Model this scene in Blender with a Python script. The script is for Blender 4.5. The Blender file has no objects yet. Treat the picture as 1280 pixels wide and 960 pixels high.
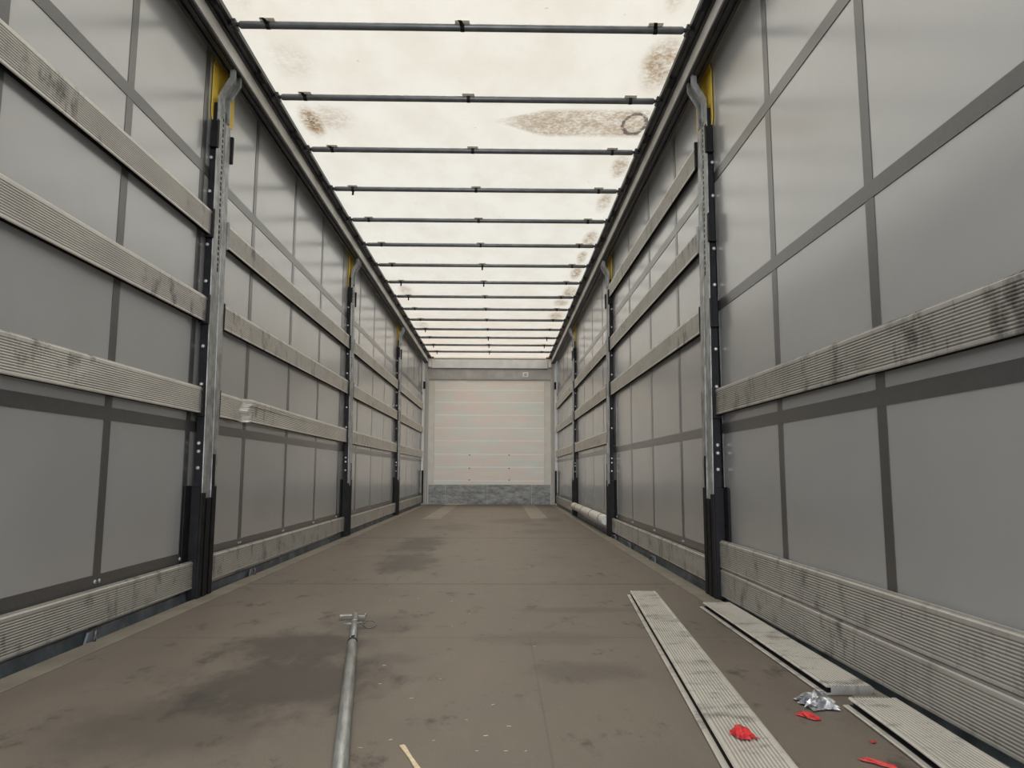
import bpy, bmesh, math, random
from mathutils import Vector, Matrix
random.seed(7)
C = bpy.context.scene
COL = C.collection
PI = math.pi

# ------------------------------------------------------------------ camera
FPX, YAW, PITCH, ROLL, CX, CZ = 906.73, .0166, .1216, .0030, .196, .6018
cd = bpy.data.cameras.new('camera'); cam = bpy.data.objects.new('camera', cd); COL.objects.link(cam)
fw = Vector((math.sin(YAW)*math.cos(PITCH), math.cos(YAW)*math.cos(PITCH), math.sin(PITCH)))
rt = Vector((math.cos(YAW), -math.sin(YAW), 0)); up = rt.cross(fw)
r2 = rt*math.cos(ROLL)+up*math.sin(ROLL); u2 = up*math.cos(ROLL)-rt*math.sin(ROLL)
M = Matrix.Identity(4)
for i in range(3):
    M[i][0] = r2[i]; M[i][1] = u2[i]; M[i][2] = -fw[i]
M[0][3], M[1][3], M[2][3] = CX, 0.0, CZ
cam.matrix_world = M
cd.sensor_width = 36.0; cd.lens = FPX/1280*36; cd.clip_start = .02; cd.clip_end = 200
C.camera = cam

# ------------------------------------------------------------------ light
SKY, SUN, REAR = 1.15, 4.9, 1.75
w = bpy.data.worlds.new('world'); C.world = w; w.use_nodes = True
wn, wl = w.node_tree.nodes, w.node_tree.links; wn.clear()
wo = wn.new('ShaderNodeOutputWorld'); bg = wn.new('ShaderNodeBackground')
tc = wn.new('ShaderNodeTexCoord'); sp = wn.new('ShaderNodeSeparateXYZ'); cr = wn.new('ShaderNodeValToRGB')
mr = wn.new('ShaderNodeMapRange'); mr.inputs[1].default_value = -1; mr.inputs[2].default_value = 1
cr.color_ramp.elements[0].position = .47; cr.color_ramp.elements[0].color = (.20, .20, .20, 1)
cr.color_ramp.elements[1].position = .53; cr.color_ramp.elements[1].color = (.72, .85, 1.0, 1)
e_ = cr.color_ramp.elements.new(.80); e_.color = (.93, .93, .91, 1)
wl.new(tc.outputs['Generated'], sp.inputs[0]); wl.new(sp.outputs[2], mr.inputs[0]); wl.new(mr.outputs[0], cr.inputs[0])
wl.new(cr.outputs[0], bg.inputs[0]); bg.inputs[1].default_value = SKY; wl.new(bg.outputs[0], wo.inputs[0])
sd = bpy.data.lights.new('sun', 'SUN'); sd.energy = SUN; sd.angle = math.radians(40); sd.color = (1, .955, .895)
so = bpy.data.objects.new('sun', sd); COL.objects.link(so); so.rotation_euler = (math.radians(-20), 0, 0)   # high, from beyond the front wall
so.location = (0, 6, 9)
rd = bpy.data.lights.new('rear_sky_glow', 'SUN'); rd.energy = REAR; rd.angle = math.radians(22); rd.color = (.95, .97, 1.0)   # bright hazy sky low behind the open rear
ro = bpy.data.objects.new('rear_sky_glow', rd); COL.objects.link(ro); ro.location = (0, -8, 2); ro.rotation_euler = (math.radians(86), 0, 0)
vs = C.view_settings; vs.view_transform = 'Standard'; vs.look = 'None'; vs.exposure = 0.08; vs.gamma = 1; vs.use_curve_mapping = False

# ------------------------------------------------------------------ materials
def rgb(r, g, b):
    f = lambda c: (c/255/12.92) if c/255 <= .04045 else ((c/255+.055)/1.055)**2.4
    return (f(r), f(g), f(b), 1)
class NT:
    def __init__(s, name):
        s.m = bpy.data.materials.new(name); s.m.use_nodes = True
        s.n, s.l = s.m.node_tree.nodes, s.m.node_tree.links
        s.b = s.n['Principled BSDF']; s.tc = s.n.new('ShaderNodeTexCoord'); s.oi = None
    def put(s, sock, v):
        if hasattr(v, 'is_output') or isinstance(v, bpy.types.NodeSocket): s.l.new(v, sock)
        else: sock.default_value = v
    def math(s, op, a, b=0.0, c=None, clamp=False):
        n = s.n.new('ShaderNodeMath'); n.operation = op; n.use_clamp = clamp
        s.put(n.inputs[0], a); s.put(n.inputs[1], b)
        if c is not None: s.put(n.inputs[2], c)
        return n.outputs[0]
    def mix(s, f, a, b, mode='MIX'):
        n = s.n.new('ShaderNodeMixRGB'); n.blend_type = mode
        s.put(n.inputs[0], f); s.put(n.inputs[1], a); s.put(n.inputs[2], b); return n.outputs[0]
    def coords(s, scale=(1, 1, 1), rnd=False, kind='Object'):
        m = s.n.new('ShaderNodeMapping'); m.inputs['Scale'].default_value = scale
        s.l.new(s.tc.outputs[kind], m.inputs[0])
        if rnd:
            if not s.oi: s.oi = s.n.new('ShaderNodeObjectInfo')
            c = s.n.new('ShaderNodeCombineXYZ'); k = s.math('MULTIPLY', s.oi.outputs['Random'], 37.0)
            for i in range(3): s.l.new(k, c.inputs[i])
            s.l.new(c.outputs[0], m.inputs['Location'])
        return m.outputs[0]
    def noise(s, vec, scale, detail=4, rough=.55, dist=0):
        n = s.n.new('ShaderNodeTexNoise'); n.inputs['Scale'].default_value = scale; n.inputs['Detail'].default_value = detail
        n.inputs['Roughness'].default_value = rough; n.inputs['Distortion'].default_value = dist
        s.l.new(vec, n.inputs['Vector']); return n.outputs[0]
    def ramp(s, v, lo, hi, a=0.0, b=1.0):
        n = s.n.new('ShaderNodeMapRange'); n.interpolation_type = 'SMOOTHSTEP'
        s.put(n.inputs[0], v); n.inputs[1].default_value = lo; n.inputs[2].default_value = hi
        n.inputs[3].default_value = a; n.inputs[4].default_value = b; return n.outputs[0]
    def bump(s, h, strength=.3, dist=.01):
        n = s.n.new('ShaderNodeBump'); n.inputs['Strength'].default_value = strength; n.inputs['Distance'].default_value = dist
        s.l.new(h, n.inputs['Height']); s.l.new(n.outputs[0], s.b.inputs['Normal'])
    def sep(s, vec=None):
        n = s.n.new('ShaderNodeSeparateXYZ'); s.l.new(vec or s.tc.outputs['Object'], n.inputs[0]); return n.outputs
    def ellipse(s, x, y, cx, cy, rx, ry):           # 1 in the middle, 0 at the rim
        a = s.math('DIVIDE', s.math('SUBTRACT', x, cx), rx); b = s.math('DIVIDE', s.math('SUBTRACT', y, cy), ry)
        d = s.math('SQRT', s.math('ADD', s.math('MULTIPLY', a, a), s.math('MULTIPLY', b, b)))
        return s.math('SUBTRACT', 1.0, d, clamp=True)
    def set(s, color=None, rough=None, metal=None, spec=None):
        if color is not None: s.put(s.b.inputs['Base Color'], color)
        if rough is not None: s.put(s.b.inputs['Roughness'], rough)
        if metal is not None: s.put(s.b.inputs['Metallic'], metal)
        if spec is not None: s.put(s.b.inputs['Specular IOR Level'], spec)
        return s
def plain(name, c, rough=.5, metal=0.0, var=.18, scale=30, spec=.5):
    t = NT(name); n = t.noise(t.coords(rnd=True), scale)
    dark = tuple(v*(1-var) for v in c[:3])+(1,); lite = tuple(min(1, v*(1+var)) for v in c[:3])+(1,)
    t.set(t.mix(t.ramp(n, .3, .7), dark, lite), rough, metal, spec); return t.m

def mat_plank(name, groove, dirty=False):
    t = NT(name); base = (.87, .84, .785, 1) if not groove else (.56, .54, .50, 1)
    if dirty: base = tuple(v*(.62 if dirty is True else dirty) for v in base[:3])+(1,)
    big = t.noise(t.coords((1, 2.0, 6), True), 1.6, 5)
    c = t.mix(t.ramp(big, .35, .7), base, tuple(v*.86 for v in base[:3])+(1,))
    reg = t.ramp(t.noise(t.coords((1, 1.1, 2), True), 1.0, 3), .45, .64, .05, 1) if not dirty else t.ramp(t.noise(t.coords((1, 1.1, 2), True), 1.0, 3), .35, .55, .35, 1)   # where the load has rubbed
    sm = t.noise(t.coords((2, 13, 7), True), 1.0, 6, .66)             # dark rubbed marks
    c = t.mix(t.math('MULTIPLY', t.ramp(sm, .50, .70, 0, .85), reg), c, (.07, .068, .065, 1))
    st = t.noise(t.coords((3, 45, 14), True), 1.0, 4, .6)             # short upright scratches
    c = t.mix(t.math('MULTIPLY', t.ramp(st, .60, .74, 0, .6), reg), c, (.07, .067, .063, 1))
    hi = t.noise(t.coords((3, 5, 30), True), 2.0, 4, .6)
    c = t.mix(t.ramp(hi, .6, .75, 0, .35), c, (.72, .71, .68, 1))
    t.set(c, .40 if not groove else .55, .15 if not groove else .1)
    if not groove: t.b.inputs['Coat Weight'].default_value = .7; t.b.inputs['Coat Roughness'].default_value = .36; t.b.inputs['Coat IOR'].default_value = 1.9
    return t.m
def mat_galv(name, c=(.42, .43, .43, 1), metal=.35):
    t = NT(name); n = t.noise(t.coords((1, 1, .6) if 'tube' not in name else (3, .3, 3), True), 22, 5, .6)
    col = t.mix(t.ramp(n, .35, .68), tuple(v*.68 for v in c[:3])+(1,), tuple(min(1, v*1.25) for v in c[:3])+(1,))
    s = t.noise(t.coords((3, 3, .7), True) if 'tube' not in name else t.coords((14, .6, 14)), 5, 6, .7)
    col = t.mix(t.ramp(s, .58, .72, 0, .6 if 'tube' not in name else .3), col, (.07, .068, .065, 1))
    t.set(col, .45, metal); return t.m
def mat_curtain():
    t = NT('grey_pvc_curtain'); v = t.coords()
    n = t.noise(t.coords((1, 1, 1)), 2.2, 4); f = t.noise(v, 900, 2)
    c = t.mix(t.ramp(n, .3, .7), (.455, .466, .480, 1), (.485, .496, .510, 1))
    d = t.noise(t.coords((1, 8, 1)), 3, 6, .7)
    c = t.mix(t.ramp(d, .66, .8, 0, .25), c, (.2, .2, .2, 1))
    t.set(c, .36, 0.0, .5); t.b.inputs['Coat Weight'].default_value = 1.0; t.b.inputs['Coat Roughness'].default_value = .20; t.b.inputs['Coat IOR'].default_value = 2.55
    h = t.math('ADD', t.math('MULTIPLY', t.noise(v, 5, 3), 1.0), t.math('MULTIPLY', f, .02))
    t.bump(h, .25, .012); return t.m
def mat_tarp():
    t = NT('white_roof_tarp'); o = t.sep(); x, y = o[0], o[1]; v = t.coords()
    sp_ = t.noise(v, 42, 5, .7); sm = t.noise(v, 9, 5, .65, .4)
    base = t.mix(t.ramp(t.noise(t.coords((1, .6, 1)), 3.2, 5, .6), .35, .7), (.86, .832, .762, 1), (.80, .76, .68, 1))
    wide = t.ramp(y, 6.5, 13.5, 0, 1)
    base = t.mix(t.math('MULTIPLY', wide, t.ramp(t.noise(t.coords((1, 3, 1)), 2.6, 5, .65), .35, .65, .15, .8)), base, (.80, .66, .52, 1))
    blobs = [(1.072, 3.74, .10, .25, .9), (-1.02, 4.45, .07, .20, 1.1), (-.90, 4.40, .15, .17, .45), (1.068, 5.09, .06, .20, .8),
             (1.055, 5.79, .06, .22, .75), (1.06, 6.79, .07, .25, .9), (1.045, 7.35, .05, .2, .8), (1.045, 7.95, .06, .25, 1.0), (1.06, 8.83, .08, .25, .9),
             (1.0, 9.4, .1, .2, .7), (1.0, 10.2, .12, .2, .7), (-.98, 8.8, .08, .22, .6), (-1.0, 10.9, .1, .2, .55), (1.02, 3.15, .05, .12, .45),
             (-1.06, 3.1, .08, .2, .3), (-.95, 3.75, .12, .2, .25)]
    mask = None
    for cx, cy, rx, ry, k in blobs:
        e = t.math('MULTIPLY', t.ramp(t.ellipse(x, y, cx, cy, rx*1.35, ry*1.35), 0, .7), k)
        mask = e if mask is None else t.math('MAXIMUM', mask, e)
    # the long stain beside the third bow, tapering away from the rail
    dx = t.math('SUBTRACT', 1.1, x)
    wid = t.ramp(x, .10, .55, .02, .185)
    dy = t.math('DIVIDE', t.math('ABSOLUTE', t.math('SUBTRACT', y, 4.43)), wid)
    band = t.math('MULTIPLY', t.ramp(dy, .75, 1.15, 1, 0), t.math('MULTIPLY', t.ramp(x, .08, .4), t.ramp(x, 1.10, 1.15, 1, 0)))
    mask = t.math('MAXIMUM', mask, t.math('MULTIPLY', band, .72))
    grain = t.math('ADD', t.math('MULTIPLY', t.ramp(sp_, .38, .58), .55), t.math('MULTIPLY', t.ramp(sm, .32, .6), .5))
    m2 = t.math('MULTIPLY', mask, grain, clamp=True)
    c = t.mix(m2, base, (.34, .235, .13, 1))
    # dark outlined ring beside the rail
    e = t.ellipse(x, y, 1.058, 4.44, .098, .18)
    nz = t.math('MULTIPLY', t.math('SUBTRACT', t.noise(v, 14, 4), .5), .35)
    e2 = t.math('ADD', e, nz)
    ring = t.math('MULTIPLY', t.ramp(e2, .10, .17), t.ramp(e2, .30, .42, 1, 0))
    c = t.mix(t.math('MULTIPLY', ring, t.ramp(t.noise(v, 30, 3), .35, .5, .35, .9)), c, (.12, .10, .09, 1))
    core = t.math('MULTIPLY', t.ramp(t.ellipse(x, y, -1.02, 4.45, .06, .18), .2, .6), t.ramp(t.noise(v, 80, 3, .7), .5, .6))
    c = t.mix(t.math('MULTIPLY', core, .8), c, (.16, .10, .07, 1))
    spk = t.ramp(t.noise(v, 18, 1), .78, .82)
    c = t.mix(t.math('MULTIPLY', spk, .5), c, (.3, .25, .2, 1))
    nt = t.n; t.n.remove(t.b)
    tr = nt.new('ShaderNodeBsdfTranslucent'); df = nt.new('ShaderNodeBsdfDiffuse'); mx = nt.new('ShaderNodeMixShader')
    t.l.new(c, tr.inputs[0]); t.l.new(c, df.inputs[0]); mx.inputs[0].default_value = .67
    t.l.new(tr.outputs[0], mx.inputs[1]); t.l.new(df.outputs[0], mx.inputs[2])
    b = nt.new('ShaderNodeBump'); b.inputs['Strength'].default_value = .5; b.inputs['Distance'].default_value = .02
    t.l.new(t.noise(t.coords((1, 1, 1)), 4.5, 4, .55, .6), b.inputs['Height'])
    t.l.new(b.outputs[0], tr.inputs['Normal']); t.l.new(b.outputs[0], df.inputs['Normal'])
    # the thin fabric lets a little light straight through
    tp = nt.new('ShaderNodeBsdfTransparent'); t.l.new(c, tp.inputs[0]); m3 = nt.new('ShaderNodeMixShader'); m3.inputs[0].default_value = .30
    t.l.new(mx.outputs[0], m3.inputs[1]); t.l.new(tp.outputs[0], m3.inputs[2])
    t.l.new(m3.outputs[0], nt['Material Output'].inputs[0]); return t.m
def mat_floor():
    t = NT('brown_phenolic_floor'); o = t.sep(); x, y = o[0], o[1]; v = t.coords()
    n = t.noise(t.coords((1, .5, 1)), 2.4, 6, .62); fine = t.noise(v, 320, 2, .5); mid = t.noise(t.coords((1, .35, 1)), 9, 5, .7)
    c = t.mix(t.ramp(n, .3, .7), (.140, .119, .098, 1), (.180, .154, .127, 1))
    c = t.mix(t.ramp(mid, .52, .75, 0, .5), c, (.195, .174, .147, 1))
    c = t.mix(t.ramp(fine, .4, .7, 0, .22), c, (.30, .27, .24, 1))
    warp = t.math('MULTIPLY', t.math('SUBTRACT', t.noise(t.coords((1, .6, 1)), 7, 8, .72), .5), 2.6)
    for cx, cy, rx, ry, k in [(-.50, 2.62, .27, .25, .85), (-.42, 2.18, .32, .33, .9), (-.58, 1.85, .3, .25, .5), (-.30, 3.0, .22, .22, .4), (-.47, 6.3, .20, .8, .75), (-.42, 5.0, .22, .6, .75),
                              (-.30, 8.2, .3, .6, .35), (.35, 9.2, .35, .5, .4), (.62, 7.6, .25, .35, .35), (-.16, 2.45, .12, .08, .4), (.45, 2.3, .2, .12, .45), (.40, 2.75, .3, .12, .3),
                              (.55, 3.3, .3, .08, .35), (.9, 9.6, .15, .5, .5), (.65, 8.6, .12, .2, .5)]:
        e = t.math('ADD', t.ellipse(x, y, cx, cy, rx*1.3, ry*1.3), t.math('MULTIPLY', warp, .55))
        c = t.mix(t.math('MULTIPLY', t.ramp(e, .08, .62), k*.92), c, (.055, .047, .042, 1))
    rust = t.ramp(t.noise(t.coords((1, 6, 1)), 4.2, 4, .7), .68, .75, 0, .6)
    c = t.mix(rust, c, (.07, .045, .035, 1))
    for y0, k, wd in [(2.76, .45, .0035), (4.05, 1.0, .0075), (5.33, .35, .004), (6.85, .95, .012), (9.6, .5, .006)]:
        ln = t.ramp(t.math('ABSOLUTE', t.math('SUBTRACT', y, y0)), wd*.6, wd*1.6, 1, 0)
        ln = t.math('MULTIPLY', ln, t.ramp(t.noise(t.coords((5, 1, 1)), 1.3, 4), .3, .6, .65, 1))
        c = t.mix(t.math('MULTIPLY', ln, k), c, (.028, .024, .022, 1))
    lx = t.ramp(t.math('ABSOLUTE', t.math('SUBTRACT', x, .31)), .0015, .004, 1, 0)
    c = t.mix(t.math('MULTIPLY', t.math('MULTIPLY', lx, t.ramp(y, 2.75, 2.77, 1, 0)), .22), c, (.03, .026, .024, 1))
    t.set(c, t.ramp(n, .3, .7, .5, .62), 0.0, .4); t.bump(t.math('ADD', fine, t.math('MULTIPLY', mid, .4)), .25, .002); return t.m
def mat_front():
    t = NT('pale_stained_boards'); o = t.sep()
    v = t.coords((1.1, 1, 3)); a = t.noise(v, 1.5, 5, .6); b = t.noise(t.coords((.8, 1, 4)), 2.0, 6, .65, .2)
    c = t.mix(t.ramp(a, .4, .62), (.80, .69, .615, 1), (.715, .74, .67, 1))
    c = t.mix(t.ramp(b, .45, .7, 0, .6), c, (.84, .80, .73, 1))
    g = t.noise(t.coords((2, 1, 16)), 2.2, 5, .7)
    c = t.mix(t.ramp(g, .68, .76, 0, .55), c, (.20, .19, .16, 1))
    t.set(c, .5); return t.m
def mat_kick():
    t = NT('scuffed_galvanised_sheet'); n = t.noise(t.coords((2.2, 1, 6)), 3.2, 9, .78)
    c = t.mix(t.ramp(n, .36, .68), (.36, .37, .36, 1), (.13, .13, .127, 1))
    p = t.noise(t.coords((1, 1, 2)), 11, 4, .7)
    c = t.mix(t.ramp(p, .66, .72, 0, .6), c, (.72, .72, .70, 1))
    t.set(c, .55, .05); return t.m

MT = {}
MT['curtain'] = mat_curtain(); MT['tarp'] = mat_tarp(); MT['floor'] = mat_floor(); MT['front'] = mat_front(); MT['kick'] = mat_kick()
MT['strap'] = plain('dark_grey_webbing', (.075, .075, .077, 1), .34, 0, .1, 60); _b = MT['strap'].node_tree.nodes['Principled BSDF']; _b.inputs['Coat Weight'].default_value = .8; _b.inputs['Coat Roughness'].default_value = .28; _b.inputs['Coat IOR'].default_value = 1.65
MT['plank'] = mat_plank('worn_aluminium', False); MT['groove'] = mat_plank('dirty_aluminium_groove', True)
MT['plank_loose'] = mat_plank('rubbed_aluminium', False, .80); MT['groove_loose'] = mat_plank('rubbed_aluminium_groove', True, .72); MT['plank_dirty'] = mat_plank('grimy_aluminium', False, True); MT['groove_dirty'] = mat_plank('grimy_aluminium_groove', True, True)
MT['groove_shade'] = plain('black_slot_shade', (.012, .012, .013, 1), .8)  # near-black colour stands for the shade in the plank slots
MT['galv'] = mat_galv('galvanised_steel'); MT['galv_bar'] = mat_galv('smooth_galvanised_tube', (.29, .30, .295, 1), .4); MT['black'] = plain('black_painted_steel', (.012, .012, .014, 1), .6, 0, .35, 14, .25)
MT['alu'] = plain('pale_anodised_aluminium', (.80, .77, .72, 1), .42, .1, .12, 4)
MT['dark_alu'] = plain('dark_roof_track', (.045, .046, .05, 1), .4, .2, .25, 9)
MT['bow'] = plain('dark_grey_bow_steel', (.15, .16, .17, 1), .38, .5, .15, 12)
MT['yellow'] = plain('yellow_plastic', (.88, .62, .07, 1), .5, 0, .1, 14)
MT['clip'] = plain('pale_clip_plastic', (.42, .41, .38, 1), .5, 0, .1, 20)
MT['strip'] = plain('beige_grey_edge_strip', (.245, .22, .188, 1), .55, 0, .14, 7)
MT['rail_blue'] = plain('blue_grey_edge_steel', (.21, .24, .265, 1), .45, .2, .35, 8)
MT['grey_frame'] = plain('warm_grey_painted_frame', (.46, .44, .40, 1), .5, 0, .06, 5)
MT['edge_board'] = plain('pale_edge_board', (.68, .65, .58, 1), .5, 0, .06, 5)
MT['header'] = plain('light_grey_header', (.62, .63, .62, 1), .45, .1, .08, 6)
MT['flap'] = plain('grey_fabric_flap', (.42, .41, .39, 1), .6, 0, .1, 6)
MT['white'] = plain('white_plastic', (.74, .735, .70, 1), .4, 0, .05, 10)
MT['joint'] = plain('pale_joint', (.94, .92, .87, 1), .5, 0, .02, 10)
MT['ink'] = plain('dark_print', (.12, .12, .12, 1), .6)
MT['red'] = plain('red_tape_scrap', (.56, .025, .03, 1), .45, 0, .35, 60)
MT['wood'] = plain('pale_wood_splinter', (.72, .60, .42, 1), .6, 0, .12, 60)
MT['rust'] = plain('rusty_brown_bracket', (.20, .09, .035, 1), .7, 0, .3, 30)
MT['rivet'] = plain('shiny_rivet', (.55, .55, .54, 1), .35, .4, .05, 20)
def mat_film():
    t = NT('clear_crumpled_film'); t.set((.72, .74, .78, 1), .12, .35); t.b.inputs['Alpha'].default_value = 1
    t.set(t.mix(t.ramp(t.noise(t.coords(), 40, 4), .4, .65), (.30, .31, .33, 1), (.85, .87, .9, 1)), .15, .5); return t.m
MT['film'] = mat_film()
def mat_clip():
    t = NT('pale_clip_webbing'); tr = t.n.new('ShaderNodeBsdfTranslucent'); tr.inputs[0].default_value = (.62, .61, .56, 1)
    mx = t.n.new('ShaderNodeMixShader'); mx.inputs[0].default_value = .6; t.set((.5, .49, .46, 1), .5)
    t.l.new(t.b.outputs[0], mx.inputs[1]); t.l.new(tr.outputs[0], mx.inputs[2]); t.l.new(mx.outputs[0], t.n['Material Output'].inputs[0]); return t.m
MT['clip'] = mat_clip()

# ------------------------------------------------------------------ mesh helpers
def box(bm, x0, x1, y0, y1, z0, z1, bev=0.0, mi=0):
    vs_ = [bm.verts.new((x, y, z)) for z in (z0, z1) for y in (y0, y1) for x in (x0, x1)]
    fs = [bm.faces.new([vs_[i] for i in q]) for q in ((0, 2, 3, 1), (4, 5, 7, 6), (0, 1, 5, 4), (1, 3, 7, 5), (3, 2, 6, 7), (2, 0, 4, 6))]
    for f in fs: f.material_index = mi
    if bev:
        es = list({e for f in fs for e in f.edges})
        bmesh.ops.bevel(bm, geom=es, offset=bev, segments=2, affect='EDGES', profile=.6)
    return vs_
def ring_pts(c, d, r, n, ref=None):
    d = d.normalized(); ref = ref or (Vector((0, 0, 1)) if abs(d.z) < .9 else Vector((1, 0, 0)))
    a = d.cross(ref).normalized(); b = d.cross(a)
    return [c+a*math.cos(2*PI*i/n)*r+b*math.sin(2*PI*i/n)*r for i in range(n)]
def tube(bm, pts, radii, n=14, closed=False, caps=True):
    pts = [Vector(p) for p in pts]; k = len(pts)
    if not isinstance(radii, (list, tuple)): radii = [radii]*k
    rings = []
    for i, p in enumerate(pts):
        if closed: d = pts[(i+1) % k]-pts[i-1]
        else: d = pts[min(i+1, k-1)]-pts[max(i-1, 0)]
        rings.append([bm.verts.new(q) for q in ring_pts(p, d, radii[i], n)])
    for i in range(k if closed else k-1):
        a, b = rings[i], rings[(i+1) % k]
        for j in range(n): f = bm.faces.new((a[j], a[(j+1) % n], b[(j+1) % n], b[j])); f.smooth = True
    if caps and not closed:
        bm.faces.new(rings[0][::-1]); bm.faces.new(rings[-1])
def prism(bm, poly, axis, a, b):
    """extrude a 2-D polygon along an axis; poly points are the two other coordinates in x,y,z order"""
    def P(p, t):
        l = list(p); l.insert(axis, t); return l
    A = [bm.verts.new(P(p, a)) for p in poly]; B = [bm.verts.new(P(p, b)) for p in poly]
    n = len(poly)
    for i in range(n): bm.faces.new((A[i], A[(i+1) % n], B[(i+1) % n], B[i]))
    bm.faces.new(A[::-1]); bm.faces.new(B)
def mesh(bm, name, mats, fix=True):
    if fix: bmesh.ops.recalc_face_normals(bm, faces=bm.faces[:])
    me = bpy.data.meshes.new(name); bm.to_mesh(me); bm.free()
    for m in (mats if isinstance(mats, (list, tuple)) else [mats]): me.materials.append(MT[m])
    return me
def obj(name, bm, mats, parent=None, loc=(0, 0, 0)):
    me = bm if isinstance(bm, bpy.types.Mesh) else mesh(bm, name, mats)
    o = bpy.data.objects.new(name, me); COL.objects.link(o); o.location = loc
    if parent: o.parent = parent
    return o
def tag(o, label, cat, group=None, kind=None):
    o['label'] = label; o['category'] = cat
    if group: o['group'] = group
    if kind: o['kind'] = kind
    return o
def empty(name, loc=(0, 0, 0)):
    o = bpy.data.objects.new(name, None); COL.objects.link(o); o.location = loc; o.empty_display_size = .1; return o
def copy_tree(o, parent=None):
    c = o.copy(); COL.objects.link(c)
    if parent: c.parent = parent
    for ch in list(o.children): copy_tree(ch, c)
    return c
def struct(o): o['kind'] = 'structure'; return o

Y0, Y1 = -.15, 13.95                    # rear edge and front wall of the load space
XC = 1.30                               # curtain
# ------------------------------------------------------------------ floor
bm = bmesh.new(); box(bm, -1.16, 1.16, Y0, Y1, -.03, 0)
floor = struct(obj('floor', bm, 'floor'))
def patch(pts, m='strip', h=.0015):
    bm = bmesh.new(); prism(bm, pts, 2, 0, h); return obj('floor_patch', bm, m, floor)
patch([(-.80, 9.55), (-.575, 9.55), (-.575, 13.93), (-.80, 13.93)]); patch([(.61, 9.76), (.84, 9.76), (.85, 13.93), (.61, 13.93)])
o = patch([(-.825, 13.90), (-.51, 13.90), (-.51, 13.94), (-.825, 13.94)], 'wood', .01); o['label'] = 'pale yellow strip at the foot of the front wall'
for k, s in enumerate((-1, 1)):
    bm = bmesh.new(); xs = sorted((s*1.1605, s*1.252)); box(bm, xs[0], xs[1], Y0, Y1, -.03, .002, .001)
    t = struct(obj('trim_%d' % (k+1), bm, 'strip'))
    bm = bmesh.new()                     # steel edge profile beyond the strip: tray, lip and upstand
    P = [(1.2525, -.03), (1.2525, -.008), (1.262, -.008), (1.266, -.022), (1.285, -.022), (1.291, .03), (1.296, .03), (1.296, -.06), (1.2525, -.06)]
    prism(bm, [(s*a, b) for a, b in P], 1, Y0, Y1); struct(obj('trim_%d' % (k+3), bm, 'rail_blue'))

# ------------------------------------------------------------------ curtains and their webbing
VERT = {-1: [.42, 1.25, 2.05, 2.785, 3.50, 4.27, 5.115, 5.94, 6.76, 7.61, 8.49, 9.35, 10.10, 10.95, 11.7, 12.5, 13.3],
        1: [.45, 1.27, 2.07, 2.83, 3.60, 4.40, 5.22, 6.06, 6.87, 7.70, 8.55, 9.40, 10.15, 11.0, 11.75, 12.5, 13.3]}
rv = bmesh.new(); bmesh.ops.create_icosphere(rv, subdivisions=2, radius=.008)
for v in rv.verts: v.co.x *= .5
for f in rv.faces: f.smooth = True
rivet_me = mesh(rv, 'rivet', 'rivet')
for s, side in ((-1, 'left'), (1, 'right')):
    bm = bmesh.new(); xs = sorted((s*XC, s*(XC+.004))); box(bm, xs[0], xs[1], Y0, Y1, -.12, 2.86)
    wall = struct(obj('wall_'+side, bm, 'curtain'))
    xs = sorted((s*(XC-.0005), s*(XC-.003)))
    for z0, z1 in ((2.092, 2.146), (1.417, 1.468), (.796, .846), (.12, .222)):
        bm = bmesh.new(); box(bm, xs[0], xs[1], Y0, Y1, z0, z1); obj('horizontal_strap', bm, 'strap', wall)
    xs = sorted((s*(XC-.0005), s*(XC-.0022)))
    sm = bmesh.new(); box(sm, xs[0], xs[1], -.025, .025, .0, 2.75); sm = mesh(sm, 'vertical_strap', 'strap')
    for y in VERT[s]:
        st = obj('vertical_strap', sm, None, wall, (0, y, 0))
        for dy in (-.014, .016):
            obj('rivet', rivet_me, None, st, (s*(XC-.005), dy, .197))

# ------------------------------------------------------------------ roof tarp
bm = bmesh.new(); nx, ny = 24, 280
def tz(x, y):
    u = ((y-3.378)/.698) % 1.0
    return 2.8265 + .016*math.sin(PI*u)**1.0 + .003*math.sin(x*7+y*3.1)*math.sin(PI*u) + .0025*math.sin(x*3.1-y*5.3)*math.sin(PI*u)
g = [[bm.verts.new((-1.19+2.38*i/nx, Y0+(Y1+.1-Y0)*j/ny, tz(-1.19+2.38*i/nx, Y0+(Y1+.1-Y0)*j/ny))) for i in range(nx+1)] for j in range(ny+1)]
for j in range(ny):
    for i in range(nx):
        f = bm.faces.new((g[j][i], g[j][i+1], g[j+1][i+1], g[j+1][i])); f.smooth = True
struct(obj('ceiling', bm, 'tarp'))

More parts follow.
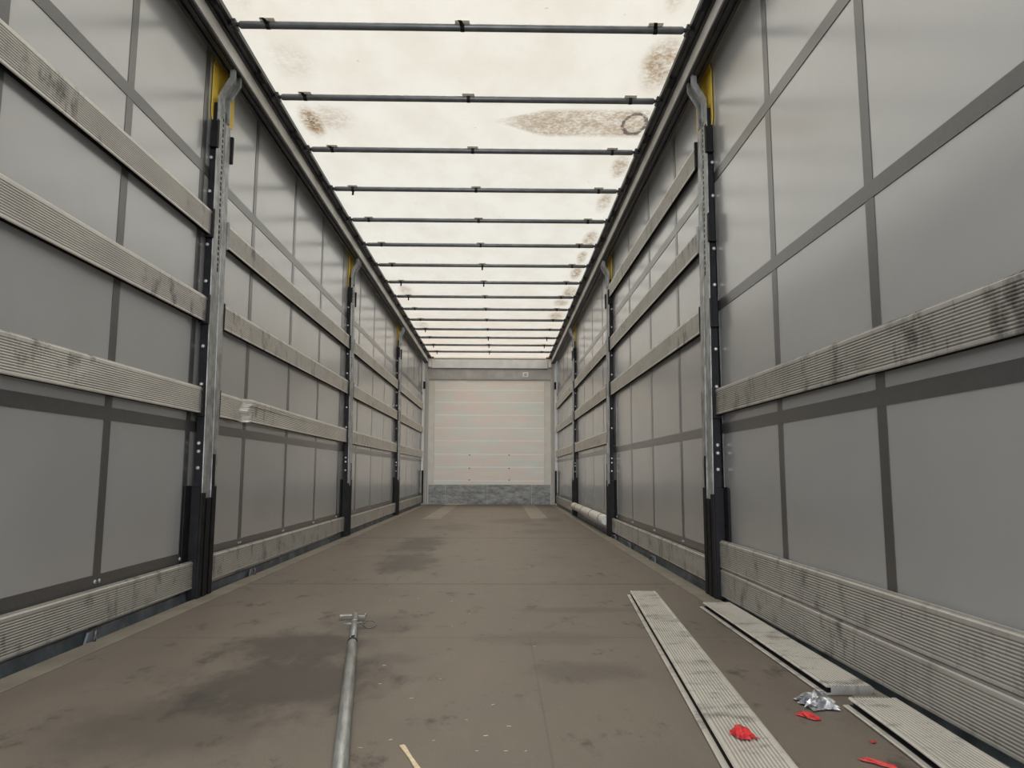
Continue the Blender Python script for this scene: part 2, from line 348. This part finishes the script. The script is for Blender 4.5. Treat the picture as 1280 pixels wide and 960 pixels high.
# ------------------------------------------------------------------ side roof rails
for k, s in enumerate((-1, 1)):
    bm = bmesh.new()
    P = [(1.19, 2.712), (1.19, 2.785), (1.34, 2.785), (1.34, 2.76), (1.262, 2.76), (1.262, 2.712)]
    prism(bm, [(s*a, b) for a, b in P], 1, Y0, Y1)
    rail = struct(obj('trim_%d' % (k+5), bm, 'alu'))
    bm = bmesh.new()                    # curtain track under the rail, its underside shade put into dark colour: three fins
    for a, b, z in ((1.192, 1.204, 2.700), (1.206, 1.214, 2.708), (1.216, 1.238, 2.702), (1.240, 1.246, 2.709), (1.248, 1.264, 2.694)):
        xs = sorted((s*a, s*b)); box(bm, xs[0], xs[1], Y0, Y1, z, 2.7118)
    obj('curtain_track', bm, 'dark_alu', rail)
    bm = bmesh.new()                    # dark roof track inside of it
    P = [(1.132, 2.800), (1.132, 2.824), (1.1895, 2.824), (1.1895, 2.782), (1.176, 2.782), (1.172, 2.796), (1.160, 2.796), (1.158, 2.790), (1.152, 2.790), (1.150, 2.800)]
    prism(bm, [(s*a, b) for a, b in P], 1, Y0, Y1)
    obj('roof_track', bm, 'dark_alu', rail)
    bm = bmesh.new()
    for j in range(20):
        y = 3.378-.698*3.5+.698*j+.07; xs = sorted((s*1.134, s*1.17)); box(bm, xs[0], xs[1], y, y+.10, 2.784, 2.7995, .003)
    obj('track_slider', bm, 'black', rail)

# ------------------------------------------------------------------ front wall
bm = bmesh.new()
zs = [.37, .446, .703, .947, 1.207, 1.452, 1.699, 1.946, 2.180, 2.40]
for a, b in zip(zs[:-1], zs[1:]): box(bm, -1.06, 1.05, Y1, Y1+.03, a+.0035, b-.0035, .003)
box(bm, -1.30, 1.30, Y1+.012, Y1+.05, -.1, 2.83)
fw_ = struct(obj('wall_front', bm, 'front'))
bm = bmesh.new()
for a, b in zip(zs[:-1], zs[1:]): box(bm, -1.06, 1.05, Y1-.0012, Y1+.0115, b-.006, b+.006)
obj('joint_line', bm, 'joint', fw_)
for xs in ((-1.232, -1.062), (1.052, 1.206)):
    bm = bmesh.new(); box(bm, xs[0], xs[1], Y1-.008, Y1+.0118, .372, 2.40, .003); obj('edge_board', bm, 'edge_board', fw_)
bm = bmesh.new()                          # kick plate in four sheets, bumped near its foot
kx = [-1.157, -.835, -.038, .807, 1.166]
rk = random.Random(3)
for a, b in zip(kx[:-1], kx[1:]):
    n = max(4, int((b-a)/.05)); m = 7
    G = [[bm.verts.new((a+.003+(b-a-.006)*i/n, Y1-.012-(rk.random()*.009 if (0 < i < n and 0 < j < 3 and .15 < abs((a+(b-a)*i/n)+.03) < .75) else 0), .002+.366*j/m)) for i in range(n+1)] for j in range(m+1)]
    for j in range(m):
        for i in range(n): bm.faces.new((G[j][i], G[j][i+1], G[j+1][i+1], G[j+1][i]))
bm.normal_update(); bmesh.ops.solidify(bm, geom=bm.faces[:], thickness=-.004)
obj('kick_plate', bm, 'kick', fw_)
sc = bmesh.new(); tube(sc, [(0, .0, 0), (0, -.006, 0)], .012, 12); sc = mesh(sc, 'screw', 'black')
for x in (-.38, .378):
    for z in (.935, .682, .46): obj('screw', sc, None, fw_, (x, Y1-.0002, z))
# header beam and the fabric flap hanging below it
bm = bmesh.new(); box(bm, -1.128, 1.115, Y1-.06, Y1-.03, 2.605, 2.778, .006); box(bm, -1.128, 1.115, Y1-.06, Y1-.03, 2.592, 2.604)
hd = struct(obj('trim_7', bm, 'header'))
bm = bmesh.new(); box(bm, -1.13, 1.12, Y1-.064, Y1-.05, 2.590, 2.603); box(bm, -1.09, 1.08, Y1-.064, Y1-.05, 2.779, 2.792); obj('dark_edge', bm, 'dark_alu', hd)
for s in (-1, 1):
    bm = bmesh.new(); xs = sorted((s*1.08, s*1.16)); box(bm, xs[0], xs[1], Y1-.16, Y1-.112, 2.775, 2.812, .006)
    obj('corner_bracket', bm, 'rust', hd)
    bm = bmesh.new(); xs = sorted((s*1.130, s*1.19)); box(bm, xs[0], xs[1], Y1-.10, Y1-.03, 2.62, 2.80, .008); obj('corner_cap', bm, 'alu', hd)
bm = bmesh.new(); nx, nz = 90, 6
def fy(x, z):
    k = (z-2.37)/.23
    a = .012*math.sin(x*26+z*9)*max(0, min(1, (1.02+x)*2))*max(0, min(1, (.1-x)*1.5)) + .006*math.sin(x*9+1)
    if abs(x) > .93: a += .018*math.sin((abs(x)-.93)*16)*(1-k)
    return Y1-.028+a*(1-k*.5)
G = [[bm.verts.new((-1.235+2.45*i/nx, fy(-1.235+2.45*i/nx, 2.372+.24*j/nz), 2.372+.24*j/nz)) for i in range(nx+1)] for j in range(nz+1)]
for j in range(nz):
    for i in range(nx): f = bm.faces.new((G[j][i], G[j][i+1], G[j+1][i+1], G[j+1][i])); f.smooth = True
bm.normal_update(); bmesh.ops.solidify(bm, geom=bm.faces[:], thickness=.002)
flap = obj('fabric_flap', bm, 'flap', fw_)
bm = bmesh.new(); box(bm, .635, .742, Y1-.045, Y1-.041, 2.440, 2.532)
lb = obj('sticker', bm, ['white'], flap)
bm = bmesh.new()
for k in range(3): box(bm, .658+.002*k, .72-.012*(k % 2), Y1-.0465, Y1-.0452, 2.462+.018*k, 2.470+.018*k)
obj('print', bm, 'ink', lb)
for s in (-1, 1):                         # corner posts
    r = empty('corner_post', (s*1.245, Y1-.10, 0))
    tag(r, 'narrow pale corner post at the %s end of the front wall' % ('left' if s < 0 else 'right'), 'post')
    bm = bmesh.new(); xs = sorted((-s*.038, -s*.068)); box(bm, xs[0], xs[1], .0, .085, .002, 2.39, .003); obj('inner_frame', bm, 'grey_frame', r)
    bm = bmesh.new(); xs = sorted((s*.0, -s*.037)); box(bm, xs[0], xs[1], .03, .085, .002, 2.70, .003); obj('pillar', bm, 'grey_frame', r)
    bm = bmesh.new(); xs = sorted((s*.001, s*.030)); box(bm, xs[0], xs[1], -.02, .02, .60, 2.70, .002); obj('bright_strip', bm, 'white', r)
    bm = bmesh.new(); xs = sorted((s*.001, s*.036)); box(bm, xs[0], xs[1], -.03, .03, .03, .64, .003); obj('base', bm, 'black', r)
    bm = bmesh.new(); xs = sorted((-s*.012, s*.032)); box(bm, xs[0], xs[1], -.04, -.021, 2.19, 2.33, .003); obj('hinge', bm, 'black', r)

# ------------------------------------------------------------------ side posts
LEAN = lambda z: max(0, z-.5)*.0125
def lean(bm, s):
    for v in bm.verts: v.co.x += s*LEAN(v.co.z)
def sbox(bm, s, a, b, y0, y1, z0, z1, bev=0.0):
    xs = sorted((s*a, s*b)); box(bm, xs[0], xs[1], y0, y1, z0, z1, bev)
bt = bmesh.new(); tube(bt, [(0, 0, 0), (0, -.006, 0), (0, -.008, 0)], [.009, .009, .004], 10); bolt_me = mesh(bt, 'bolt', 'rivet')
SLOTS = [2.325, 1.85, 1.408, .95, .115]
def make_post(s):
    r = empty('side_post', (0, 3.655, 0))
    bm = bmesh.new()
    sbox(bm, s, 1.246, 1.290, -.094, .082, .0025, .53)
    sbox(bm, s, 1.236, 1.2459, -.094, -.050, .0025, .50, .003); sbox(bm, s, 1.236, 1.2459, -.028, .018, .0025, .47, .003); sbox(bm, s, 1.236, 1.2459, .040, .082, .0025, .53, .003)
    obj('base', bm, 'black', r)
    bm = bmesh.new(); sbox(bm, s, 1.2885, 1.2955, -.165, -.0962, .12, .535, .003); sbox(bm, s, 1.2885, 1.2955, .0822, .110, .05, .535, .003); obj('base_plate', bm, 'black', r)
    bm = bmesh.new()                     # galvanised channel with two rolled lips and a shallow middle
    sbox(bm, s, 1.240, 1.2452, -.085, -.028, .475, 2.54, .0015); sbox(bm, s, 1.240, 1.2452, .022, .09, .475, 2.44, .0015); sbox(bm, s, 1.2440, 1.2475, -.0282, .0222, .475, 2.49)
    lean(bm, s); ch = obj('channel', bm, 'galv', r)
    bm = bmesh.new(); sbox(bm, s, 1.2385, 1.2438, .024, .060, .475, .69, .001); lean(bm, s); obj('dark_strip', bm, 'black', ch)
    bm = bmesh.new()
    for k in range(30):
        z = 1.62+.029*k
        sbox(bm, s, 1.2432, 1.2442, -.010, .004, z, z+(.017 if k % 5 else .024))
    lean(bm, s); obj('slot_row', bm, 'black', ch)
    bm = bmesh.new(); sbox(bm, s, 1.248, 1.286, -.080, .086, .531, 2.50); lean(bm, s)
    for v in bm.verts: v.co.x = s*min(abs(v.co.x), 1.295)
    br = obj('side_rail', bm, 'black', r)
    for z in (.62, .70, .74, 1.03, 1.22, 1.55, 1.74, 2.02, 2.20): obj('bolt', bolt_me, None, br, (s*(1.268+LEAN(z)), -.080, z))
    bm = bmesh.new()                     # head bends inwards to the roof rail
    for y0, y1 in ((-.040, -.032), (.040, .048)):
        A = [(1.254, 2.44), (1.254, 2.56), (1.203, 2.650), (1.203, 2.711), (1.232, 2.711), (1.232, 2.664), (1.282, 2.575), (1.282, 2.44)]
        prism(bm, [(s*a, b) for a, b in A], 1, y0, y1)
    A = [(1.274, 2.44), (1.274, 2.570), (1.224, 2.661), (1.224, 2.711), (1.232, 2.711), (1.232, 2.664), (1.282, 2.575), (1.282, 2.44)]
    prism(bm, [(s*a, b) for a, b in A], 1, -.0322, .0402)
    sbox(bm, s, 1.222, 1.243, -.012, .012, 2.66, 2.711, .003)
    obj('head_bracket', bm, 'galv', r)
    bm = bmesh.new()                     # yellow plate on the curtain side of the post head
    prism(bm, [(-.100, 2.45), (-.085, 2.405), (.18, 2.48), (.19, 2.52), (.19, 2.70), (-.06, 2.77), (-.100, 2.70)], 0, s*1.2955, s*1.2905)
    obj('roller_plate', bm, 'yellow', r)
    for z in SLOTS:
        for sy in (-1, 1):
            if z < .2: continue
            bm = bmesh.new(); y0, y1 = sorted((sy*.094 if sy > 0 else -.0885, sy*.112)); f0 = y0 if sy > 0 else y1-.004
            sbox(bm, s, 1.2505, 1.2555, y0, y1, z-.078, z+.07, .001); sbox(bm, s, 1.2556, 1.2905, f0, f0+.004, z-.078, z+.07); sbox(bm, s, 1.2556, 1.2905, y0, y1, z-.078, z-.071)
            obj('plank_pocket', bm, 'galv' if (z > 1.7 and z < 2.2 and sy > 0) else 'black', r)
    return r
ORD = {0: 'nearest', 1: 'middle', 2: 'farthest'}
for s, side in ((-1, 'left'), (1, 'right')):
    p0 = make_post(s)
    for k in range(3):
        p = p0 if k == 0 else copy_tree(p0)
        p.location = (0, 3.655+3.3975*k, 0)
        tag(p, '%s galvanised side post with black base against the %s curtain' % (ORD[k], side), 'post', 'side posts')

# ------------------------------------------------------------------ planks
def plank_profile(lip):
    T, H = .025, .125; P = []            # (x, z, material of the edge that starts here)
    P.append((.003, .0, 0)); P.append((0, .003, 0))
    n = 12; z0, z1 = .010, .113; pt = (z1-z0)/n
    for i in range(n):
        a = z0+pt*i
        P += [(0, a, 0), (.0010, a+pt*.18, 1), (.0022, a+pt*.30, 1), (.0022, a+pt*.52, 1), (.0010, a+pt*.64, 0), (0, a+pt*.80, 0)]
    P += [(0, .1215, 0), (.003, .125, 0), (.0075, .125, 0), (.0075, .1305, 0), (.0165, .1305, 0), (.0165, .125, 0), (.0225, .125, 0), (T, .1225, 0),
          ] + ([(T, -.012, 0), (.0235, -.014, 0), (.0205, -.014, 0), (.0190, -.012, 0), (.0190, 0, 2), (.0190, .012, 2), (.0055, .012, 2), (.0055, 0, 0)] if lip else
          [(T, .003, 0), (.0235, 0, 2), (.0225, 0, 2), (.0225, .012, 2), (.0035, .012, 2), (.0035, 0, 0)])  # wall planks: wide slot, underside shade painted in as black
    return P
def plank_mesh(L, nseg, fn=None, name='plank', lip=False, d=''):
    P = plank_profile(lip); bm = bmesh.new(); rings = []
    ys = [L*i/nseg for i in range(nseg+1)]
    for y in ys:
        R = []
        for x, z, m in P:
            dx, dz = fn(y, z) if fn else (0, 0)
            R.append(bm.verts.new((x+dx, y, z+dz)))
        rings.append(R)
    n = len(P)
    for a, b in zip(rings[:-1], rings[1:]):
        for j in range(n):
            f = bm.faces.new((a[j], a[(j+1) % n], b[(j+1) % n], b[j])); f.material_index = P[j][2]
    f = bm.faces.new(rings[0][::-1]); f.material_index = 1
    f = bm.faces.new(rings[-1]); f.material_index = 1
    return mesh(bm, name, ['plank'+d, 'groove'+d, 'groove_shade'])
LEN = 3.20
pm = plank_mesh(LEN, 6); pm_last = plank_mesh(3.262, 6); pm_low = plank_mesh(LEN, 6, d='_dirty'); pm_last_low = plank_mesh(3.262, 6, d='_dirty')
def bentL(y, z):                          # left plank with a crease near its camera end (y runs from the far end)
    q = LEN-y
    q0 = .33+.022*math.sin(z*75)+.008*math.sin(z*190)
    k = max(0, min(1, (q-q0)/.055)); k = k*k*(3-2*k)
    d = -.034*k*max(0, 1-(q-.33)/2.4)**1.3
    return (d*(1.15 if z > .09 else 1), -.004*math.exp(-((q-.36)/.05)**2))
def dentR(y, z):
    d = .010*math.exp(-((y-1.75)/.05)**2)*math.exp(-((z-.02)/.03)**2) + .004*math.exp(-((y-.9)/.08)**2)*math.exp(-((z-.09)/.03)**2)
    return (d, .004*math.exp(-((y-1.75)/.05)**2)*(1 if z < .03 else 0))
def dentL(y, z):
    q = LEN-y; return (.006*math.exp(-((q-2.15)/.03)**2)*math.exp(-((z-.085)/.03)**2), 0)
pm_bent = plank_mesh(LEN, 300, bentL); pm_dr = plank_mesh(LEN, 120, dentR, d='_dirty'); pm_dl = plank_mesh(LEN, 120, dentL)
BAY = ['in front of the nearest post', 'between the nearest and middle posts', 'between the middle and farthest posts', 'between the farthest post and front wall']
HN = {2.3: 'topmost', 1.78: 'upper', 1.342: 'middle', .885: 'lower', .052: 'bottom', .150: 'upper of two stacked', .018: 'lower of two stacked'}
def plank(s, bay, z, me=pm, label=None, tilt=0.0):
    y0 = .3575+3.3975*bay-.1+.12        # near end of the span
    L = LEN
    if me is pm and z < .2: me = pm_low
    if bay == 3: me, L = (pm_last if z > .2 else pm_last_low), 3.262
    o = bpy.data.objects.new('side_plank', me); COL.objects.link(o)
    near = {0: 3.56-LEN, 1: 3.757, 2: 7.155, 3: 10.553}[bay]
    if s > 0: o.location = (1.262, near, z); o.rotation_euler = (tilt/LEN, 0, 0)
    else: o.location = (-1.262, near+L, z); o.rotation_euler = (tilt/LEN, 0, PI)
    side = 'left' if s < 0 else 'right'
    hk = 'topmost' if z > 2.2 else HN.get(z, HN[min(HN, key=lambda k: abs(k-z))])
    tag(o, label or 'ribbed plank, %s on %s side, %s' % (hk, side, BAY[bay]), 'plank', 'aluminium side planks')
    return o
plank(-1, 0, 1.785); plank(-1, 0, 1.338)
plank(-1, 0, .885, pm_dl); plank(-1, 0, .048)
plank(-1, 1, 1.788); plank(-1, 1, 1.348)
plank(-1, 1, .884, pm_bent, 'creased plank bulging inwards, lower on left side, between the nearest and middle posts')
plank(-1, 1, .056)
for b in (2, 3):
    for z in (1.785, 1.345, .882, .046): plank(-1, b, z)
plank(1, 0, .888, pm_dr, 'dented dirty ribbed plank, raised alone on right side, in front of the nearest post')
plank(1, 0, .150); plank(1, 0, .016)
plank(1, 1, 2.265, tilt=.05); plank(1, 1, 1.785); plank(1, 1, 1.345); plank(1, 1, .048)
plank(1, 2, 1.80); plank(1, 2, 1.352); plank(1, 2, .893)
plank(1, 3, 1.80); plank(1, 3, 1.352); plank(1, 3, .893); plank(1, 3, .046)

# ------------------------------------------------------------------ roof bows
def bow_meshes():
    bm = bmesh.new(); tube(bm, [(-1.106, 0, 0), (-1.098, 0, 0), (1.098, 0, 0), (1.106, 0, 0)], [.014, .0185, .0185, .014], 18); t = mesh(bm, 'tube', 'bow')
    ends = []
    for s in (-1, 1):
        bm = bmesh.new()
        tube(bm, [(s*1.100, 0, 0), (s*1.112, 0, .001), (s*1.122, 0, .002)], [.013, .010, .012], 12)
        sbox(bm, s, 1.118, 1.131, -.026, .026, -.020, .020, .004)
        tube(bm, [(s*1.124, -.034, -.006), (s*1.124, .034, -.006)], .010, 12)
        sbox(bm, s, 1.1312, 1.160, -.02, .02, -.022, -.004, .003)
        ends.append(mesh(bm, 'end_fitting', 'dark_alu'))
    bm = bmesh.new(); box(bm, -.036, .036, -.034, -.004, .012, .0172, .001); cp = mesh(bm, 'tarp_clip', 'clip')
    bm = bmesh.new()                      # strap round the tube
    n = 18; rr = [(.0203, -.010), (.0203, .010)]
    V = [[bm.verts.new((x, r*math.cos(2*PI*i/n), r*math.sin(2*PI*i/n))) for i in range(n)] for r, x in rr]
    for i in range(n): bm.faces.new((V[0][i], V[0][(i+1) % n], V[1][(i+1) % n], V[1][i]))
    bm.normal_update(); bmesh.ops.solidify(bm, geom=bm.faces[:], thickness=.0018); stp = mesh(bm, 'clip_strap', 'black')
    bm = bmesh.new()                      # loose curled tongue
    pts = [(-.002, -.018, -.006), (-.004, -.034, -.004), (-.007, -.052, -.002), (-.012, -.070, -.008)]
    L_ = [[bm.verts.new((p[0]+d, p[1], p[2])) for d in (-.009, .009)] for p in pts]
    for a, b in zip(L_[:-1], L_[1:]): bm.faces.new((a[0], a[1], b[1], b[0]))
    bm.normal_update(); bmesh.ops.solidify(bm, geom=bm.faces[:], thickness=.002); tg = mesh(bm, 'tongue', 'black')
    bm = bmesh.new()
    pts = [(.0, .008, -.019), (.0, .006, -.036), (-.001, .002, -.050)]
    L_ = [[bm.verts.new((p[0]+d, p[1], p[2])) for d in (-.008, .008)] for p in pts]
    for a, b in zip(L_[:-1], L_[1:]): bm.faces.new((a[0], a[1], b[1], b[0]))
    bm.normal_update(); bmesh.ops.solidify(bm, geom=bm.faces[:], thickness=.002); th = mesh(bm, 'tongue', 'black')
    return t, ends, cp, stp, tg, th
BT, BE, BC, BS, BTG, BTH = bow_meshes()
ORDN = ['nearest', 'second', 'third', 'fourth', 'fifth', 'sixth', 'seventh', 'eighth', 'ninth', 'tenth', 'eleventh', 'twelfth', 'thirteenth', 'fourteenth', 'farthest']
UP = {(0, 0), (0, 1), (0, 2), (1, 0), (2, 0)}
DOWN = {(3, 0), (7, 1), (7, 0), (6, 1), (8, 0), (13, 0), (13, 1), (13, 2), (14, 0), (14, 1), (12, 1), (11, 0), (12, 2)}
for k in range(-2, 15):
    r = empty('roof_bow', (0, 3.378+.698*k, 2.803))
    if k < 0: COL.objects.unlink(r); bpy.data.objects.remove(r); continue
    lab = '%s dark steel roof bow under the pale tarp%s' % (ORDN[k], ', just before the front wall' if k == 14 else ', at the top edge of the photo' if k == 0 else ', counted from the camera')
    tag(r, lab, 'roof bow', 'roof bows')
    obj('tube', BT, None, r)
    for e in BE: obj('end_fitting', e, None, r)
    for i, x in enumerate((-.963, 0, .963)):
        c = obj('tarp_clip', BC, None, r, (x, 0, 0)); obj('clip_strap', BS, None, c)
        if (k, i) in UP: obj('tongue', BTG, None, c)
        elif (k, i) in DOWN: obj('tongue', BTH, None, c)

# ------------------------------------------------------------------ white roll in the third right bay
r = empty('white_roll', (1.238, 8.72, .142)); tag(r, 'white ribbed plastic roll lying where the bottom plank is missing on the right', 'roll')
bm = bmesh.new(); tube(bm, [(0, -1.545, 0), (0, -1.53, 0), (0, 1.53, 0), (0, 1.545, 0)], [.042, .050, .050, .042], 24); obj('tube', bm, 'white', r)
for y in (-1.28, -.52, .30, 1.05):
    bm = bmesh.new(); tube(bm, [(0, y-.014, 0), (0, y+.014, 0)], .0515, 24); obj('band', bm, 'dark_alu', r)

# ------------------------------------------------------------------ lashing rings in the edge rail
def lashing_ring():
    r = empty('lashing_ring'); bm = bmesh.new()
    prism(bm, [(-.050, -.006), (-.030, .034), (.030, .034), (.050, -.006)], 0, -.004, .004); obj('bracket', bm, 'rail_blue', r)
    bm = bmesh.new(); pts = [(-.012-.012*math.cos(a), .027*math.cos(a), .014+.020*math.sin(a)) for a in [2*PI*i/16 for i in range(16)]]
    tube(bm, pts, .0055, 8, True); obj('ring', bm, 'bow', r); return r
lr = lashing_ring()
for k, (s, y, lab) in enumerate([(-1, 2.72, 'blue grey lashing ring under the bottom plank at the left edge, nearest to camera'), (-1, 4.42, 'small lashing ring under the bottom left plank just past the nearest post'),
                                 (1, 5.10, 'lashing ring under the right bottom plank, nearest of three'), (1, 6.05, 'lashing ring under the right bottom plank, middle of three'), (1, 6.80, 'lashing ring beside the middle right post base')]):
    o = lr if k == 0 else copy_tree(lr); o.location = (s*1.264, y, -.002); o.rotation_euler = (0, 0, 0 if s > 0 else PI); tag(o, lab, 'lashing ring', 'lashing rings')

# ------------------------------------------------------------------ planks lying on the floor
def floor_plank(me, far, near_dir_deg, L, label):
    """ribs up; far = the middle of its far end, groove edge towards the left"""
    o = bpy.data.objects.new('loose_plank', me); COL.objects.link(o)
    a = math.radians(near_dir_deg)
    # local: length +Y, height Z (groove at 0), front face x = 0 facing -X
    Yd = Vector((math.sin(a), math.cos(a), 0)); Xd = Vector((0, 0, -1)); Zd = Xd.cross(Yd)
    m = Matrix.Identity(4)
    for i in range(3): m[i][0] = Xd[i]; m[i][1] = Yd[i]; m[i][2] = Zd[i]
    pos = Vector((far[0], far[1], .0262)) - Yd*L - Zd*.0625
    m.translation = pos; o.matrix_world = m
    tag(o, label, 'plank', 'loose aluminium planks'); return o
LB = 3.15
floor_plank(plank_mesh(LB, 60, lambda y, z: (.0006*math.sin(y*3), 0), lip=True, d='_loose'), (.905, 3.66), 4.75, LB, 'loose ribbed plank lying aslant on the floor with a red scrap on it')
floor_plank(plank_mesh(1.29, 20, lip=True, d='_loose'), (1.176, 3.345), .9, 1.29, 'short loose ribbed plank on the floor along the stacked right planks, ending at crumpled film')
def curlB(y, z): return (0, -.012*math.exp(-((y-1.35)/.25)**2)*(1 if z < .02 else 0))
floor_plank(plank_mesh(2.0, 40, curlB, lip=True, d='_loose'), (1.166, 1.950), 2.6, 2.0, 'loose ribbed plank in the bottom right corner, running from crumpled film to the frame edge')

# ------------------------------------------------------------------ telescopic pole
A = Vector((-.397, 3.10, .0165)); B = Vector((-.033, 1.05, .0165)); D = (B-A).normalized(); ang = math.atan2(D.x, -D.y)
r = empty('load_bar', A); r.rotation_euler = (0, 0, ang)     # local -Y runs along the bar
tag(r, 'galvanised telescopic load bar with a pin and ring lying on the floor', 'load bar')
LBAR = 2.6
bm = bmesh.new(); tube(bm, [(0, -.505, 0), (0, -.51, 0), (0, -LBAR, 0)], [.0145, .0165, .0165], 24); obj('outer_tube', bm, 'galv_bar', r)
bm = bmesh.new(); tube(bm, [(0, .0, -.001), (0, -.53, -.001)], .0125, 20); inner = obj('inner_tube', bm, 'galv_bar', r)
bm = bmesh.new(); tube(bm, [(0, -.488, 0), (0, -.492, .0), (0, -.512, .0)], [.0155, .0175, .0172], 24); sbox(bm, 1, -.006, .006, -.50, -.455, .010, .0165, .002); obj('collar', bm, 'black', r)
bm = bmesh.new(); box(bm, -.062, -.012, -.012, .004, -.002, .004, .001); box(bm, .012, .040, -.030, -.016, -.006, .002, .001); tube(bm, [(.036, -.025, -.004), (.044, -.010, .006)], .005, 8); obj('end_plate', bm, 'galv', inner)
bm = bmesh.new(); tube(bm, [(-.040, -.185, .002), (.030, -.178, .002)], .0032, 8); pin = obj('locking_pin', bm, 'galv', inner)
bm = bmesh.new(); pts = [(.058+.024*math.cos(a), -.175+.024*math.sin(a)*.9, -.004+.010*math.sin(a)) for a in [2*PI*i/20 for i in range(20)]]; tube(bm, pts, .0022, 8, True)
pts = [(.030+.010*math.cos(a), -.178+.018*math.sin(a), .002) for a in [2*PI*i/14 for i in range(14)]]; tube(bm, pts, .0022, 8, True); obj('ring', bm, 'bow', pin)
bm = bmesh.new(); pts = [(.0136*math.cos(a), -.150-.012*math.sin(a), -.001+.0136*math.sin(a)) for a in [2*PI*i/18 for i in range(18)]]; tube(bm, pts, .002, 6, True); obj('wire_loop', bm, 'galv', inner)

# ------------------------------------------------------------------ scraps
def scrap(name, m, n, lx, ly, h, seed, fold=1.0):
    rr = random.Random(seed); bm = bmesh.new()
    G = []
    for j in range(n+1):
        row = []
        for i in range(n+1):
            u, v = i/n-.5, j/n-.5; jt = lambda k: (rr.random()-.5)*k
            edge = 1-.35*rr.random()*(abs(u) > .4 or abs(v) > .4)
            z = .003+h*max(0, (1-(2*u)**2)*(1-(2*v)**2))*(.35+.75*rr.random())*fold
            row.append(bm.verts.new((u*lx*edge+jt(lx*.12), v*ly*edge+jt(ly*.12), z)))
        G.append(row)
    for j in range(n):
        for i in range(n): bm.faces.new((G[j][i], G[j][i+1], G[j+1][i+1], G[j+1][i]))
    bm.normal_update(); bmesh.ops.solidify(bm, geom=bm.faces[:], thickness=.0008)
    return obj(name, bm, m)
def put(o, x, y, z, rz, label, cat, group=None):
    o.location = (x, y, z); o.rotation_euler = (0, 0, rz); tag(o, label, cat, group); return o
put(scrap('red_tape_scrap', 'red', 6, .050, .060, .022, 11), .735, 1.675, .0262, .3, 'crumpled red tape scrap lying on the slanting loose plank', 'scrap', 'red scraps')
put(scrap('red_tape_scrap', 'red', 5, .026, .070, .012, 5), .966, 1.875, .0, .55, 'small crumpled red tape scrap on the floor between the loose planks', 'scrap', 'red scraps')
put(scrap('red_tape_scrap', 'red', 5, .022, .085, .008, 9), .990, 1.585, .0, .75, 'long thin red tape scrap at the bottom edge of the photo', 'scrap', 'red scraps')
put(scrap('red_tape_scrap', 'red', 3, .014, .012, .003, 4), 1.040, 1.705, .0, .2, 'tiny dark red scrap beside the corner loose plank', 'scrap', 'red scraps')
put(scrap('plastic_film', 'film', 11, .092, .12, .034, 21), 1.030, 1.975, .001, .1, 'crumpled clear plastic film between the two loose planks along the right side', 'plastic film')
bm = bmesh.new(); prism(bm, [(-.006, -.075), (.005, -.07), (.004, .0), (.006, .062), (.004, .07), (-.006, .068), (-.004, .0)], 2, 0, .003)
put(obj('wood_splinter', bm, 'wood'), .008, 1.63, .0005, .37, 'long pale wood splinter on the floor right of the load bar', 'splinter')
bm = bmesh.new(); prism(bm, [(-.008, -.001), (.007, -.0014), (.009, .0006), (-.004, .0012)], 2, 0, .001); chip = mesh(bm, 'wood_chip', 'wood')
cr_ = random.Random(5)
from math import tan
CH = [(475, 855), (480, 832), (514, 873), (550, 849), (488, 925), (542, 926), (596, 939), (632, 939), (583, 900), (636, 908), (657, 939), (565, 783), (587, 768), (565, 752), (523, 748), (616, 881), (450, 935), (668, 808), (487, 751), (607, 920)]
def floor_pt(px, py):
    d = r2*((px-640)/FPX)+u2*(-(py-480)/FPX)+fw; t = -CZ/d.z; return (CX+d.x*t, d.y*t)
for i, (px, py) in enumerate(CH):
    o = bpy.data.objects.new('wood_chip', chip); COL.objects.link(o); x, y = floor_pt(px, py)
    o.location = (x, y, .0004); o.rotation_euler = (0, 0, cr_.uniform(-.6, .6)); k = cr_.uniform(.3, .7); o.scale = (k, k, 1)
    tag(o, 'tiny pale wood chip lying loose on the brown floor', 'wood chip', 'wood chips on the floor')
